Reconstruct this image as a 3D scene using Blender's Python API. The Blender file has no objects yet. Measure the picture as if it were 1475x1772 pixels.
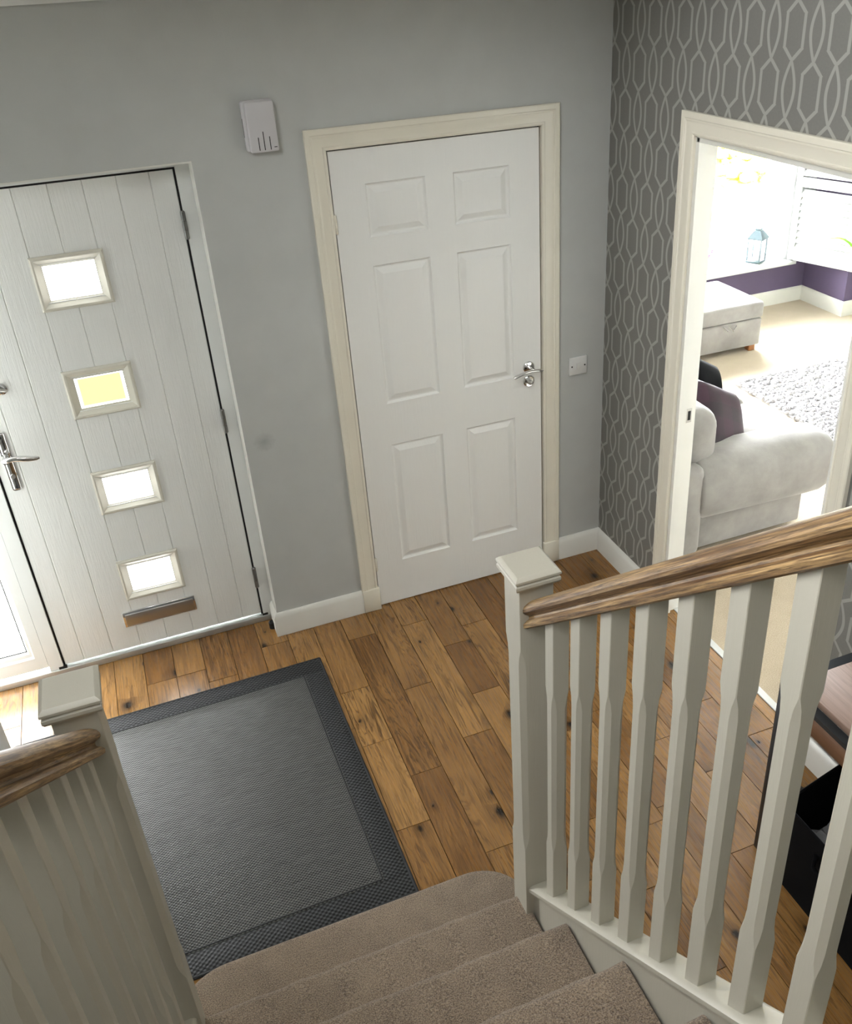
import bpy, bmesh, math, random
from mathutils import Vector, Matrix
random.seed(7)
S = bpy.context.scene
C = S.collection
PI = math.pi

# ------------------------------------------------------------------ camera
cam = bpy.data.cameras.new('camera'); camo = bpy.data.objects.new('camera', cam); C.objects.link(camo)
camo.location = (-1.89681, -3.32469, 2.55051)
camo.rotation_mode = 'XYZ'
camo.rotation_euler = (1.044671, 0.0491062, -0.3774121)
cam.sensor_fit = 'VERTICAL'; cam.sensor_height = 36.0
cam.lens = 1587.623 * 36.0 / 1772.0
cam.shift_x = -66.177 / 1772.0; cam.shift_y = -36.377 / 1772.0
cam.clip_start = 0.02
S.camera = camo
# ------------------------------------------------------------------ world (overcast daylight)
W = bpy.data.worlds.new('overcast_sky'); S.world = W; W.use_nodes = True
wb = W.node_tree.nodes['Background']; wb.inputs[0].default_value = (0.93, 0.97, 1.0, 1); wb.inputs[1].default_value = 36.0
S.cycles.transparent_max_bounces = 24
# ------------------------------------------------------------------ exposure
S.view_settings.view_transform = 'Standard'; S.view_settings.look = 'None'
S.view_settings.gamma = 1.0; S.view_settings.use_curve_mapping = False
S.view_settings.exposure = 1.28
ADDED_LAMP_W = 4.0             # weak lamp added over the stairwell, unseen
ADDED_WINDOW = 6.8            # glow of the unseen window added to light the stairs
PANE = 6.0                # daylight in the four door panes
SIDE = 9.0                  # daylight in the frosted door panes
# portals: guide the sky light through the living room window
def area(name, loc, rot, sx, sy, power, col=(1, 1, 1), portal=False):
    l = bpy.data.lights.new(name, 'AREA'); l.shape = 'RECTANGLE'; l.size = sx; l.size_y = sy; l.energy = power; l.color = col
    o = bpy.data.objects.new(name, l); C.objects.link(o); o.location = loc; o.rotation_euler = rot
    if portal: l.cycles.is_portal = True
    return o
area('daylight_portal', (1.95, 2.86, 1.25), (PI / 2, 0, PI), 2.3, 1.8, 1, portal=True)

# ------------------------------------------------------------------ material helpers
def lin(r, g, b):
    f = lambda c: (c / 255 / 12.92) if c / 255 <= 0.04045 else ((c / 255 + 0.055) / 1.055) ** 2.4
    return (f(r), f(g), f(b), 1)
class NT:
    def __init__(s, name):
        s.m = bpy.data.materials.new(name); s.m.use_nodes = True; s.t = s.m.node_tree; s.b = s.t.nodes['Principled BSDF']
    def n(s, typ, **k):
        nd = s.t.nodes.new(typ)
        for a, v in k.items(): setattr(nd, a, v)
        return nd
    def put(s, sock, v):
        if isinstance(v, bpy.types.NodeSocket): s.t.links.new(v, sock)
        elif v is not None:
            sock.default_value = v
    def math(s, op, a, b=None, c=None, clamp=False):
        nd = s.n('ShaderNodeMath', operation=op, use_clamp=clamp)
        for i, v in enumerate((a, b, c)): s.put(nd.inputs[i], v) if v is not None else None
        return nd.outputs[0]
    def pos(s): return s.n('ShaderNodeNewGeometry').outputs['Position']
    def obj(s): return s.n('ShaderNodeTexCoord').outputs['Object']
    def rnd(s): return s.n('ShaderNodeObjectInfo').outputs['Random']
    def sep(s, v):
        nd = s.n('ShaderNodeSeparateXYZ'); s.put(nd.inputs[0], v); return nd.outputs
    def comb(s, x=0.0, y=0.0, z=0.0):
        nd = s.n('ShaderNodeCombineXYZ')
        for i, v in enumerate((x, y, z)): s.put(nd.inputs[i], v)
        return nd.outputs[0]
    def vmul(s, v, k):
        nd = s.n('ShaderNodeVectorMath', operation='MULTIPLY'); s.put(nd.inputs[0], v); nd.inputs[1].default_value = k; return nd.outputs[0]
    def vadd(s, v, k):
        nd = s.n('ShaderNodeVectorMath', operation='ADD'); s.put(nd.inputs[0], v); s.put(nd.inputs[1], k); return nd.outputs[0]
    def noise(s, v, scale, detail=3, rough=0.5, dist=0.0, out='Fac'):
        nd = s.n('ShaderNodeTexNoise'); s.put(nd.inputs['Vector'], v); nd.inputs['Scale'].default_value = scale
        nd.inputs['Detail'].default_value = detail; nd.inputs['Roughness'].default_value = rough; nd.inputs['Distortion'].default_value = dist
        return nd.outputs[out]
    def ramp(s, f, stops):
        nd = s.n('ShaderNodeValToRGB'); s.put(nd.inputs[0], f); e = nd.color_ramp.elements
        while len(e) < len(stops): e.new(0.5)
        for el, (p, c) in zip(e, stops): el.position = p; el.color = c if len(c) == 4 else (*c, 1)
        return nd.outputs[0]
    def mix(s, f, a, b, mode='MIX'):
        nd = s.n('ShaderNodeMix', data_type='RGBA', blend_type=mode)
        s.put(nd.inputs[0], f); s.put(nd.inputs[6], a); s.put(nd.inputs[7], b); return nd.outputs[2]
    def bump(s, h, strength=0.3, dist=0.01):
        nd = s.n('ShaderNodeBump'); nd.inputs['Strength'].default_value = strength; nd.inputs['Distance'].default_value = dist
        s.put(nd.inputs['Height'], h); s.t.links.new(nd.outputs[0], s.b.inputs['Normal']); return nd.outputs[0]
    def col(s, v): s.put(s.b.inputs['Base Color'], v)
    def set(s, **k):
        for a, v in k.items(): s.put(s.b.inputs[a.replace('_', ' ')], v)
        return s.m
def plain(name, c, rough=0.5, metal=0.0, var=0.04, bumpscale=0, bumpstr=0.1, spec=0.5):
    t = NT(name); n = t.noise(t.pos(), 9, 3)
    k = t.ramp(n, [(0.3, tuple(x * (1 - var) for x in c[:3])), (0.7, tuple(min(1, x * (1 + var)) for x in c[:3]))])
    t.col(k); t.set(Roughness=rough, Metallic=metal, Specular_IOR_Level=spec)
    if bumpscale: t.bump(t.noise(t.pos(), bumpscale, 3), bumpstr, 0.004)
    return t.m
M = {}
M['wall_grey'] = plain('grey_wall_paint', lin(190, 192, 189), 0.75, var=0.025, bumpscale=160, bumpstr=0.06, spec=0.25)
def add_scuff(m):
    t = NT.__new__(NT); t.m = m; t.t = m.node_tree; t.b = t.t.nodes['Principled BSDF']
    src = t.b.inputs['Base Color'].links[0].from_socket; p = t.sep(t.pos())
    n = t.math('MULTIPLY', t.math('SUBTRACT', t.noise(t.pos(), 60, 3), 0.5), 0.03)
    d = t.math('SQRT', t.math('ADD', t.math('POWER', t.math('SUBTRACT', p[0], -1.514), 2.0), t.math('POWER', t.math('SUBTRACT', p[2], 0.938), 2.0)))
    k = t.math('MULTIPLY', t.math('SUBTRACT', 1.0, t.math('DIVIDE', t.math('ADD', d, n), 0.045), clamp=True), 0.35)
    t.col(t.mix(k, src, lin(96, 96, 94)))
add_scuff(M['wall_grey'])
M['white_wall'] = plain('white_ceiling_paint', lin(228, 228, 224), 0.8, var=0.02)
M['purple'] = plain('purple_wall_paint', lin(96, 84, 112), 0.7, var=0.03)
M['gloss'] = plain('cream_gloss_paint', lin(230, 225, 209), 0.22, var=0.02, bumpscale=30, bumpstr=0.03)
M['skirt'] = plain('white_gloss_paint', lin(226, 225, 218), 0.28, var=0.02)
M['upvc'] = plain('white_plastic_frame', lin(226, 228, 226), 0.3, var=0.015)
M['chime'] = plain('chime_plastic', lin(206, 204, 206), 0.4, var=0.02)
M['switch'] = plain('switch_plastic', lin(220, 220, 218), 0.3, var=0.02)
M['chrome'] = plain('polished_chrome', (0.75, 0.75, 0.75, 1), 0.12, 1.0, var=0.02)
M['steel'] = plain('brushed_steel', (0.5, 0.49, 0.47, 1), 0.35, 1.0, var=0.05)
M['hinge'] = plain('dull_hinge_steel', (0.22, 0.22, 0.215, 1), 0.35, 0.9, var=0.05)
M['black'] = plain('black_gap', (0.006, 0.006, 0.006, 1), 0.7, var=0.1)
M['blackmetal'] = plain('black_metal', lin(34, 38, 42), 0.4, 0.0, var=0.1)
M['blackfab'] = plain('black_fabric', (0.004, 0.004, 0.0045, 1), 0.9, var=0.2, bumpscale=300, bumpstr=0.2, spec=0.1)
M['greycloth'] = plain('grey_cloth', lin(120, 120, 122), 0.9, var=0.25, bumpscale=120, bumpstr=0.4)
M['lead'] = plain('grey_blue_metal', lin(84, 100, 104), 0.5, 0.2, var=0.05)
M['ceramic'] = plain('white_ceramic', lin(235, 235, 235), 0.25, var=0.01)
M['pink'] = plain('pink_petal', lin(226, 110, 160), 0.6)
M['leaf'] = plain('green_leaf', lin(110, 170, 40), 0.45, var=0.2)
M['yellow'] = plain('yellow_flowers', lin(240, 215, 30), 0.7, var=0.15)
M['legwood'] = plain('leg_wood', lin(160, 105, 60), 0.45, var=0.15)
M['zinc'] = plain('aluminium_trim', lin(190, 192, 190), 0.3, 0.6, var=0.03)
def painted_wood(name, c, rough=0.38, axis=2, strength=0.25):
    t = NT(name); k = [26, 26, 26]; k[axis] = 1.6
    g = t.noise(t.vmul(t.obj(), k), 6, 5, 0.6, 0.6)
    t.col(t.mix(t.math('MULTIPLY', g, 0.14), c, tuple(x * 0.8 for x in c[:3]) + (1,)))
    t.set(Roughness=rough); t.bump(g, strength, 0.0025); return t.m
M['spindle'] = painted_wood('stair_satin_paint', lin(186, 182, 168), 0.36, 2, 0.18)
M['frontdoor'] = painted_wood('woodgrain_composite_door', lin(234, 235, 232), 0.36, 2, 0.55)
M['paneframe'] = painted_wood('cream_pane_frame', lin(212, 209, 196), 0.4, 0, 0.2)
M['innerdoor'] = painted_wood('white_moulded_door', lin(236, 236, 232), 0.4, 2, 0.22)
def wallpaper():
    t = NT('trellis_wallpaper'); p = t.sep(t.pos()); y, z = p[1], p[2]
    cw, vp = 0.0905, 0.306
    yy = t.math('ADD', y, 0.1065)
    c = t.math('ROUND', t.math('DIVIDE', yy, cw))
    u = t.math('ABSOLUTE', t.math('SUBTRACT', yy, t.math('MULTIPLY', c, cw)))
    par = t.math('FLOORED_MODULO', c, 2.0)
    v = t.math('FLOORED_MODULO', t.math('ADD', t.math('SUBTRACT', z, 2.103), t.math('MULTIPLY', par, vp / 2)), vp)
    hv = vp / 2
    lens = t.math('MULTIPLY', t.math('SINE', t.math('MULTIPLY', v, PI / hv)), 0.0245)
    d = t.math('SUBTRACT', v, hv)
    tri = t.math('MINIMUM', d, t.math('SUBTRACT', hv, d))
    hexh = t.math('MINIMUM', t.math('MULTIPLY', tri, 1.15), 0.0375)
    h = t.math('ADD', t.math('MULTIPLY', lens, t.math('LESS_THAN', v, hv)), t.math('MULTIPLY', hexh, t.math('GREATER_THAN', v, hv)))
    slope = t.math('MULTIPLY', t.math('LESS_THAN', hexh, 0.0374), t.math('GREATER_THAN', v, hv))
    wdt = t.math('ADD', 0.0060, t.math('MULTIPLY', slope, 0.0026))
    e = t.math('DIVIDE', t.math('ABSOLUTE', t.math('SUBTRACT', u, h)), wdt)
    mask = t.math('SUBTRACT', 1.0, t.math('SMOOTH_MIN', t.math('MAXIMUM', t.math('MULTIPLY', t.math('SUBTRACT', e, 0.85), 4.0), 0.0), 1.0, 0.0), clamp=True)
    f = t.noise(t.pos(), 140, 2)
    base = t.mix(f, lin(116, 115, 111), lin(124, 123, 118))
    t.col(t.mix(mask, base, lin(158, 157, 151)))
    t.put(t.b.inputs['Roughness'], t.math('SUBTRACT', 0.62, t.math('MULTIPLY', mask, 0.2)))
    t.set(Specular_IOR_Level=0.4); return t.m
M['paper'] = wallpaper()
def oak(name, a, b, dark, knots=True, gloss=0.27, along=1, amt=1.0):
    t = NT(name); r = t.rnd(); off = t.comb(t.math('MULTIPLY', r, 37.0), t.math('MULTIPLY', r, 91.0), t.math('MULTIPLY', r, 13.0))
    P = t.vadd(t.pos(), off)
    st = [1, 1, 1]; st[along] = 0.09
    big = t.noise(t.vmul(P, st), 14, 4, 0.55, 1.4)
    st2 = [1, 1, 1]; st2[along] = 0.03
    fine = t.noise(t.vmul(P, st2), 150, 4, 0.65)
    ring = t.math('SINE', t.math('MULTIPLY', big, 34.0))
    ringm = t.math('MULTIPLY', t.math('POWER', t.math('ABSOLUTE', ring), 9.0), t.math('ADD', 0.25, t.math('MULTIPLY', t.math('FLOORED_MODULO', t.math('MULTIPLY', r, 7.0), 1.0), 0.5)))
    tone = t.math('ADD', t.math('MULTIPLY', r, 0.55), t.math('MULTIPLY', t.noise(P, 3.2, 2), 0.5))
    base = t.ramp(tone, [(0.2, a), (0.75, b)])
    c1 = t.mix(t.math('MULTIPLY', ringm, 0.55 * amt), base, dark)
    c2 = t.mix(t.math('MULTIPLY', t.ramp(fine, [(0.45, (0, 0, 0)), (0.72, (1, 1, 1))]), 0.38 * amt), c1, dark)
    if knots:
        kv = [9.5, 9.5, 9.5]; kv[along] = 6.0
        vo = t.n('ShaderNodeTexVoronoi', voronoi_dimensions='2D'); t.put(vo.inputs['Vector'], t.vadd(t.vmul(P, kv), t.vmul(t.noise(P, 20, 2, out='Color'), (0.18, 0.18, 0.18)))); vo.inputs['Scale'].default_value = 1.0
        d = vo.outputs['Distance']
        sel = t.math('GREATER_THAN', t.sep(vo.outputs['Color'])[0], 0.74)
        size = t.math('ADD', 0.06, t.math('MULTIPLY', t.math('POWER', t.sep(vo.outputs['Color'])[1], 2.0), 0.22))
        k = t.math('MULTIPLY', sel, t.math('SUBTRACT', 1.0, t.math('DIVIDE', d, size), clamp=True))
        halo = t.math('MULTIPLY', sel, t.math('SUBTRACT', 1.0, t.math('DIVIDE', d, t.math('MULTIPLY', size, 3.4)), clamp=True))
        c2 = t.mix(t.math('MULTIPLY', halo, 0.55), c2, dark)
        c2 = t.mix(t.math('MULTIPLY', k, 1.5, clamp=True), c2, lin(30, 20, 12))
    t.col(c2); t.put(t.b.inputs['Roughness'], t.math('ADD', gloss, t.math('MULTIPLY', fine, 0.16)))
    t.bump(fine, 0.12, 0.002); return t.m
M['oak'] = oak('rustic_oak', lin(132, 93, 49), lin(172, 130, 77), lin(54, 33, 14), gloss=0.2, amt=1.7)
def rail_oak():
    t = NT('oak_handrail'); p = t.sep(t.pos()); c, k = 0.7676, 0.6410
    a = t.math('ADD', t.math('MULTIPLY', p[1], -c), t.math('MULTIPLY', p[2], k)); b = t.math('ADD', t.math('MULTIPLY', p[1], k), t.math('MULTIPLY', p[2], c))
    v = t.comb(t.math('MULTIPLY', a, 0.035), p[0], b)
    f = t.noise(v, 300, 4, 0.75, 0.3); g2 = t.noise(v, 90, 3, 0.6, 0.4)
    base = t.ramp(g2, [(0.35, lin(116, 84, 50)), (0.65, lin(198, 164, 114))])
    t.col(t.mix(t.ramp(f, [(0.40, (0, 0, 0)), (0.62, (0.9, 0.9, 0.9))]), base, lin(66, 44, 24)))
    t.set(Roughness=0.48); t.bump(f, 0.35, 0.002); return t.m
M['rail'] = rail_oak() if True else oak('oak_handrail', lin(150, 126, 92), lin(172, 146, 108), lin(70, 48, 28), knots=False, gloss=0.3, along=1, amt=1.5)
M['tabletop'] = oak('ash_tabletop', lin(118, 94, 80), lin(134, 108, 92), lin(82, 62, 50), knots=False, gloss=0.62, amt=0.6)
M['apron'] = oak('brown_apron', lin(104, 72, 48), lin(120, 84, 58), lin(66, 44, 28), knots=False, gloss=0.45, amt=0.7)
def carpet(name, a, b, scale=330, strength=0.9):
    t = NT(name); n = t.noise(t.pos(), scale, 2, 0.7); big = t.noise(t.pos(), 14, 3)
    f = t.math('ADD', t.math('MULTIPLY', n, 0.85), t.math('MULTIPLY', big, 0.15))
    t.col(t.ramp(f, [(0.34, a), (0.66, b)])); t.set(Roughness=0.95, Specular_IOR_Level=0.1, Sheen_Weight=0.3)
    t.bump(n, strength, 0.006); return t.m
M['carpet'] = carpet('taupe_stair_carpet', lin(84, 68, 54), lin(180, 159, 134), 330, 1.0)
M['beige'] = carpet('beige_room_carpet', lin(172, 156, 132), lin(206, 192, 168), 240, 0.5)
M['shag'] = carpet('grey_shag', lin(150, 148, 150), lin(196, 194, 194), 180, 0.5)
def weave(name, dark, light, cell, streak, amt):
    t = NT(name); p = t.sep(t.obj())
    sx = t.math('SINE', t.math('MULTIPLY', p[0], PI / cell)); sy = t.math('SINE', t.math('MULTIPLY', p[1], PI / cell * 1.25))
    w = t.math('ADD', t.math('MULTIPLY', t.math('MULTIPLY', sx, sy), 0.5), 0.5)
    s = t.noise(t.vmul(t.obj(), (1.0, 14.0, 1.0)), 14, 4, 0.7)
    f = t.math('ADD', t.math('MULTIPLY', w, amt), t.math('MULTIPLY', s, streak))
    t.col(t.ramp(f, [(0.3, dark), (0.85, light)])); t.set(Roughness=0.55, Specular_IOR_Level=0.3)
    t.bump(w, 0.6, 0.003); return t.m
M['rugfield'] = weave('grey_flatweave', lin(10, 11, 12), lin(118, 119, 117), 0.0068, 0.55, 0.62)
M['rugborder'] = weave('charcoal_basketweave', lin(8, 9, 10), lin(74, 76, 78), 0.0095, 0.25, 0.80)
M['rugedge'] = plain('charcoal_binding', lin(38, 40, 42), 0.8, var=0.15, bumpscale=200, bumpstr=0.5)
def velvet(name, a, b):
    t = NT(name); n = t.noise(t.pos(), 5, 4, 0.6); n2 = t.noise(t.pos(), 220, 2)
    t.col(t.mix(t.math('MULTIPLY', n2, 0.3), t.ramp(n, [(0.3, a), (0.7, b)]), a)); t.set(Roughness=0.85, Sheen_Weight=0.5, Specular_IOR_Level=0.2)
    t.bump(n2, 0.15, 0.002); return t.m
M['velvet'] = velvet('silver_velvet', lin(132, 129, 125), lin(170, 167, 162))
M['blackvelvet'] = plain('black_velvet', lin(20, 20, 22), 0.9, var=0.3, spec=0.1)
def tartan():
    t = NT('plum_checked_satin'); p = t.sep(t.obj())
    a = t.math('LESS_THAN', t.math('FLOORED_MODULO', p[0], 0.16), 0.07); b = t.math('LESS_THAN', t.math('FLOORED_MODULO', p[1], 0.16), 0.07)
    f = t.math('MULTIPLY', t.math('ADD', a, b), 0.5)
    t.col(t.mix(f, lin(48, 13, 35), lin(26, 6, 20))); t.set(Roughness=0.5, Sheen_Weight=0.05); return t.m
M['plum'] = tartan()
def lit_glass(name, strength, yellow=0.0):
    t = NT(name); n = t.noise(t.obj(), 7, 2)
    c = t.mix(n, (0.97, 0.99, 1, 1), (1, 1, 1, 1))
    if yellow:
        g = t.sep(t.n('ShaderNodeTexCoord').outputs['Generated'])
        dx = t.math('ABSOLUTE', t.math('SUBTRACT', g[0], 0.5)); dz = t.math('ABSOLUTE', t.math('SUBTRACT', g[2], 0.5))
        m = t.math('SUBTRACT', 1.0, t.math('MULTIPLY', t.math('SUBTRACT', t.math('MAXIMUM', dx, dz), 0.425), 14.0), clamp=True)
        c = t.mix(t.math('MULTIPLY', m, yellow), c, (0.41 / PANE, 0.40 / PANE, 0.205 / PANE, 1))
    t.col((0.06, 0.06, 0.06, 1)); t.put(t.b.inputs['Emission Color'], c); t.set(Emission_Strength=strength, Roughness=0.15); return t.m
M['pane'] = lit_glass('frosted_daylit_glass', PANE)
M['landing'] = lit_glass('added_window_glow', ADDED_WINDOW)  # glowing pane of the added stairwell window
M['side'] = lit_glass('frosted_sidelight_glass', SIDE)
M['pane_y'] = lit_glass('frosted_daylit_glass_yellow', PANE, 1.0)
def clear_glass():
    t = NT('clear_glass'); tr = t.n('ShaderNodeBsdfTransparent'); gl = t.n('ShaderNodeBsdfGlossy'); gl.inputs['Roughness'].default_value = 0.02
    fr = t.n('ShaderNodeFresnel'); fr.inputs[0].default_value = 1.25
    mx = t.n('ShaderNodeMixShader'); t.t.links.new(fr.outputs[0], mx.inputs[0]); t.t.links.new(tr.outputs[0], mx.inputs[1]); t.t.links.new(gl.outputs[0], mx.inputs[2])
    out = [n for n in t.t.nodes if n.type == 'OUTPUT_MATERIAL'][0]; t.t.links.new(mx.outputs[0], out.inputs[0]); return t.m
M['glass'] = clear_glass()
def lamp_mat():
    t = NT('added_lamp_glow'); t.col((0.9, 0.88, 0.84, 1)); t.put(t.b.inputs['Emission Color'], (1, 0.95, 0.88, 1)); t.set(Emission_Strength=3.0); return t.m
M['lamp'] = lamp_mat()  # glowing shade of the added stairwell lamp

# ------------------------------------------------------------------ object helpers
def tag(o, label=None, cat=None, group=None, kind=None):
    if label: o['label'] = label
    if cat: o['category'] = cat
    if group: o['group'] = group
    if kind: o['kind'] = kind
    return o
def empty(name, loc, label=None, cat=None, group=None, kind=None, rz=0):
    o = bpy.data.objects.new(name, None); C.objects.link(o); o.location = loc; o.rotation_euler = (0, 0, rz); o.empty_display_size = 0.05
    return tag(o, label, cat, group, kind)
def link(name, bm, mat, parent=None, smooth=False, auto=0.6):
    """geometry is given in world coordinates; the parent's world matrix is undone"""
    me = bpy.data.meshes.new(name)
    bmesh.ops.recalc_face_normals(bm, faces=bm.faces[:])
    bm.to_mesh(me); bm.free()
    if smooth:
        for p in me.polygons: p.use_smooth = True
        try: me.set_sharp_from_angle(angle=auto)
        except Exception: pass
    me.materials.append(M[mat] if isinstance(mat, str) else mat)
    o = bpy.data.objects.new(name, me); C.objects.link(o)
    if parent is not None:
        o.parent = parent; o.matrix_parent_inverse = wm(parent).inverted()
    return o
def wm(o):
    m = Matrix.LocRotScale(o.location, o.rotation_euler, o.scale)
    return (wm(o.parent) @ o.matrix_parent_inverse @ m) if o.parent else m
def bbox(bm, x0, x1, y0, y1, z0, z1, bev=0.0, seg=2, mtx=None):
    r = bmesh.ops.create_cube(bm, size=1.0); vs = r['verts']
    for v in vs:
        v.co = Vector(((x0 + x1) / 2 + v.co.x * (x1 - x0), (y0 + y1) / 2 + v.co.y * (y1 - y0), (z0 + z1) / 2 + v.co.z * (z1 - z0)))
    if bev > 0:
        ed = list({e for v in vs for e in v.link_edges})
        rr = bmesh.ops.bevel(bm, geom=ed, offset=bev, segments=seg, affect='EDGES', profile=0.5)
        vs = list({v for f in rr['faces'] for v in f.verts} | {v for v in vs if v.is_valid})
    if mtx is not None:
        for v in vs: v.co = mtx @ v.co
    return vs
def box(name, x0, x1, y0, y1, z0, z1, mat, parent=None, bev=0.0, seg=2, smooth=None, mtx=None):
    bm = bmesh.new(); bbox(bm, min(x0, x1), max(x0, x1), min(y0, y1), max(y0, y1), min(z0, z1), max(z0, z1), bev, seg, mtx)
    return link(name, bm, mat, parent, smooth=(bev > 0 if smooth is None else smooth), auto=0.9)
def boxes(name, L, mat, parent=None, bev=0.0):
    bm = bmesh.new()
    for b in L: bbox(bm, *b, bev)
    return link(name, bm, mat, parent)
def ring_loft(bm, rings, cap=True, close=False):
    """rings: list of lists of Vectors (same length), joined by quads"""
    V = [[bm.verts.new(p) for p in r] for r in rings]; n = len(V[0])
    pairs = list(zip(V, V[1:])) + ([(V[-1], V[0])] if close else [])
    for a, b in pairs:
        for i in range(n):
            j = (i + 1) % n
            bm.faces.new((a[i], a[j], b[j], b[i]))
    if cap and not close:
        bm.faces.new(V[0][::-1]); bm.faces.new(V[-1])
    return V
def prism(name, pts, axis, a, b, mat, parent=None, bev=0.0, seg=2, smooth=False):
    """2-D outline pts extruded along axis from a to b; pts are the two remaining axes in order"""
    def P(p, t):
        return Vector((t, p[0], p[1])) if axis == 0 else Vector((p[0], t, p[1])) if axis == 1 else Vector((p[0], p[1], t))
    bm = bmesh.new(); ring_loft(bm, [[P(p, a) for p in pts], [P(p, b) for p in pts]])
    if bev: bmesh.ops.bevel(bm, geom=bm.edges[:], offset=bev, segments=seg, affect='EDGES')
    return link(name, bm, mat, parent, smooth=smooth or bev > 0)
def tube_bm(bm, path, radii, n=12, flat=1.0):
    rings = []; up = Vector((0, 0, 1))
    for i, p in enumerate(path):
        p = Vector(p); d = (Vector(path[min(i + 1, len(path) - 1)]) - Vector(path[max(i - 1, 0)])).normalized()
        s = d.cross(up); s = s.normalized() if s.length > 1e-4 else Vector((1, 0, 0)); u = s.cross(d).normalized()
        r = radii[i] if isinstance(radii, (list, tuple)) else radii
        rings.append([p + s * (r * math.cos(2 * PI * k / n)) + u * (r * flat * math.sin(2 * PI * k / n)) for k in range(n)])
    ring_loft(bm, rings)
def tube(name, path, radii, mat, parent=None, n=12, flat=1.0):
    bm = bmesh.new(); tube_bm(bm, path, radii, n, flat); return link(name, bm, mat, parent, smooth=True)
def lathe(name, prof, centre, axis, mat, parent=None, n=24):
    """prof: (radius, height along axis)"""
    bm = bmesh.new(); a = Vector(axis).normalized(); s = a.orthogonal().normalized(); u = a.cross(s); c = Vector(centre)
    ring_loft(bm, [[c + a * h + (s * math.cos(2 * PI * k / n) + u * math.sin(2 * PI * k / n)) * max(r, 1e-4) for k in range(n)] for r, h in prof])
    return link(name, bm, mat, parent, smooth=True)
def struct(o, label=None): return tag(o, label, kind='structure')

# ================================================================== THE SETTING
# ---- hall floor: slab and oak planks laid along Y
fl = struct(box('floor', -3.45, 0.07, -5.0, 0.26, -0.12, -0.016, 'black'), 'oak plank floor of the hallway')
rows = [0.132 - 0.1215 * k for k in range(0, 30)]
joints = {0: [-0.55, -1.35], 1: [-0.62, -1.124, -1.60], 2: [-0.35, -0.9, -1.435], 3: [-0.75, -1.23, -1.755], 4: [-0.45, -1.0, -1.5],
          5: [-0.62, -1.05, -1.55], 6: [-0.29, -0.86, -1.45, -1.76, -2.07], 7: [-0.39, -0.712, -1.2, -1.66], 8: [-0.18, -0.92, -1.52],
          9: [-0.575, -1.43], 10: [-0.175, -1.016, -1.6], 11: [-0.49, -0.807, -1.228], 12: [-0.02, -0.7], 13: [-0.06, -0.8]}
pr = random.Random(3)
for kk in range(len(rows) - 1):
    x1, x0 = rows[kk], rows[kk + 1]; k = kk - 1
    if x0 < -3.42: break
    x1 = min(x1, 0.0575)
    if k in joints: js = list(joints[k])
    else:
        js = [];y = 0.0 - pr.uniform(0.02, 0.5)
        if k in (16, 17): y = -0.098
        while y > -2.3: js.append(y); y -= pr.uniform(0.42, 0.95)
    while js[-1] > -2.6: js.append(js[-1] - pr.uniform(0.5, 0.9))
    js = [0.24] + js
    for a, b in zip(js, js[1:]):
        bm = bmesh.new(); bbox(bm, x0 + 0.0012, x1 - 0.0012, b + 0.0012, a - 0.0012, -0.016, 0.0)
        dz = pr.uniform(-0.0005, 0.0)
        for v in bm.verts:
            if v.co.z > -0.001: v.co.z += dz
        link('plank', bm, 'oak', fl)
# ---- back wall with the front door opening and the inner door opening
XR, XL = -0.304, -1.1255            # inner door leaf
H1, H2 = 2.62, 5.0
bw = struct(boxes('wall_back', [(-1.59, XL - 0.03, 0, 0.25, -0.016, 2.62), (XR + 0.03, 0.0, 0, 0.25, -0.016, 2.62),
                         (XL - 0.03, XR + 0.03, 0, 0.25, 2.02, 2.62), (-3.45, -1.59, 0, 0.25, 2.010, 2.62), (-3.45, -3.05, 0, 0.25, -0.016, 2.010)], 'wall_grey'),
            'grey painted wall with front door and inner door')
# white plaster reveal of the front door opening
struct(boxes('trim_1', [(-1.5905, -1.584, 0.002, 0.125, 0.0, 2.010), (-3.05, -1.5905, 0.002, 0.125, 2.0035, 2.0095)], 'skirt'), 'white reveal around the front door')
struct(box('trim_2', -3.45, 0.0, -0.012, 0.0, 2.495, 2.62, 'white_wall'), 'white coving strip at the top of the grey wall')
# ---- right wall (wallpaper) with the living room doorway
YA, YB = -0.585, -1.42
struct(boxes('wall_right', [(0.0, 0.085, YA + 0.024, 0.0, -0.016, H2), (0.0, 0.085, YB - 0.024, YA + 0.024, 2.03, H2), (0.0, 0.085, -5.0, YB - 0.024, -0.016, H2)], 'paper'),
       'grey wallpaper wall with trellis pattern and open doorway')
struct(box('wall_left', -3.45, -2.684, -5.0, -0.30, 0.0, H2, 'wall_grey'), 'grey wall beyond the left balustrade')
struct(box('wall_side', -3.6, -3.45, -0.30, 0.25, -0.016, 2.62, 'wall_grey'))
struct(box('wall_rear', -2.684, 0.0, -5.15, -5.0, -0.016, H2, 'wall_grey'))
struct(box('wall_upper', -2.684, 0.0, -0.95, -0.80, 2.62, H2, 'wall_grey'))
struct(box('ceiling', -3.45, 0.0, -0.80, 0.25, 2.62, 2.75, 'white_wall'), 'white hall ceiling')
struct(box('ceiling', -3.45, 0.0, -5.0, -0.95, H2, H2 + 0.1, 'white_wall'), 'white stairwell ceiling')
struct(box('light_leak_panel', XL - 0.2, XR + 0.2, 0.25, 0.35, -0.1, 2.2, 'wall_grey'))  # unseen panel added to stop light leaking in under the inner door
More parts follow.
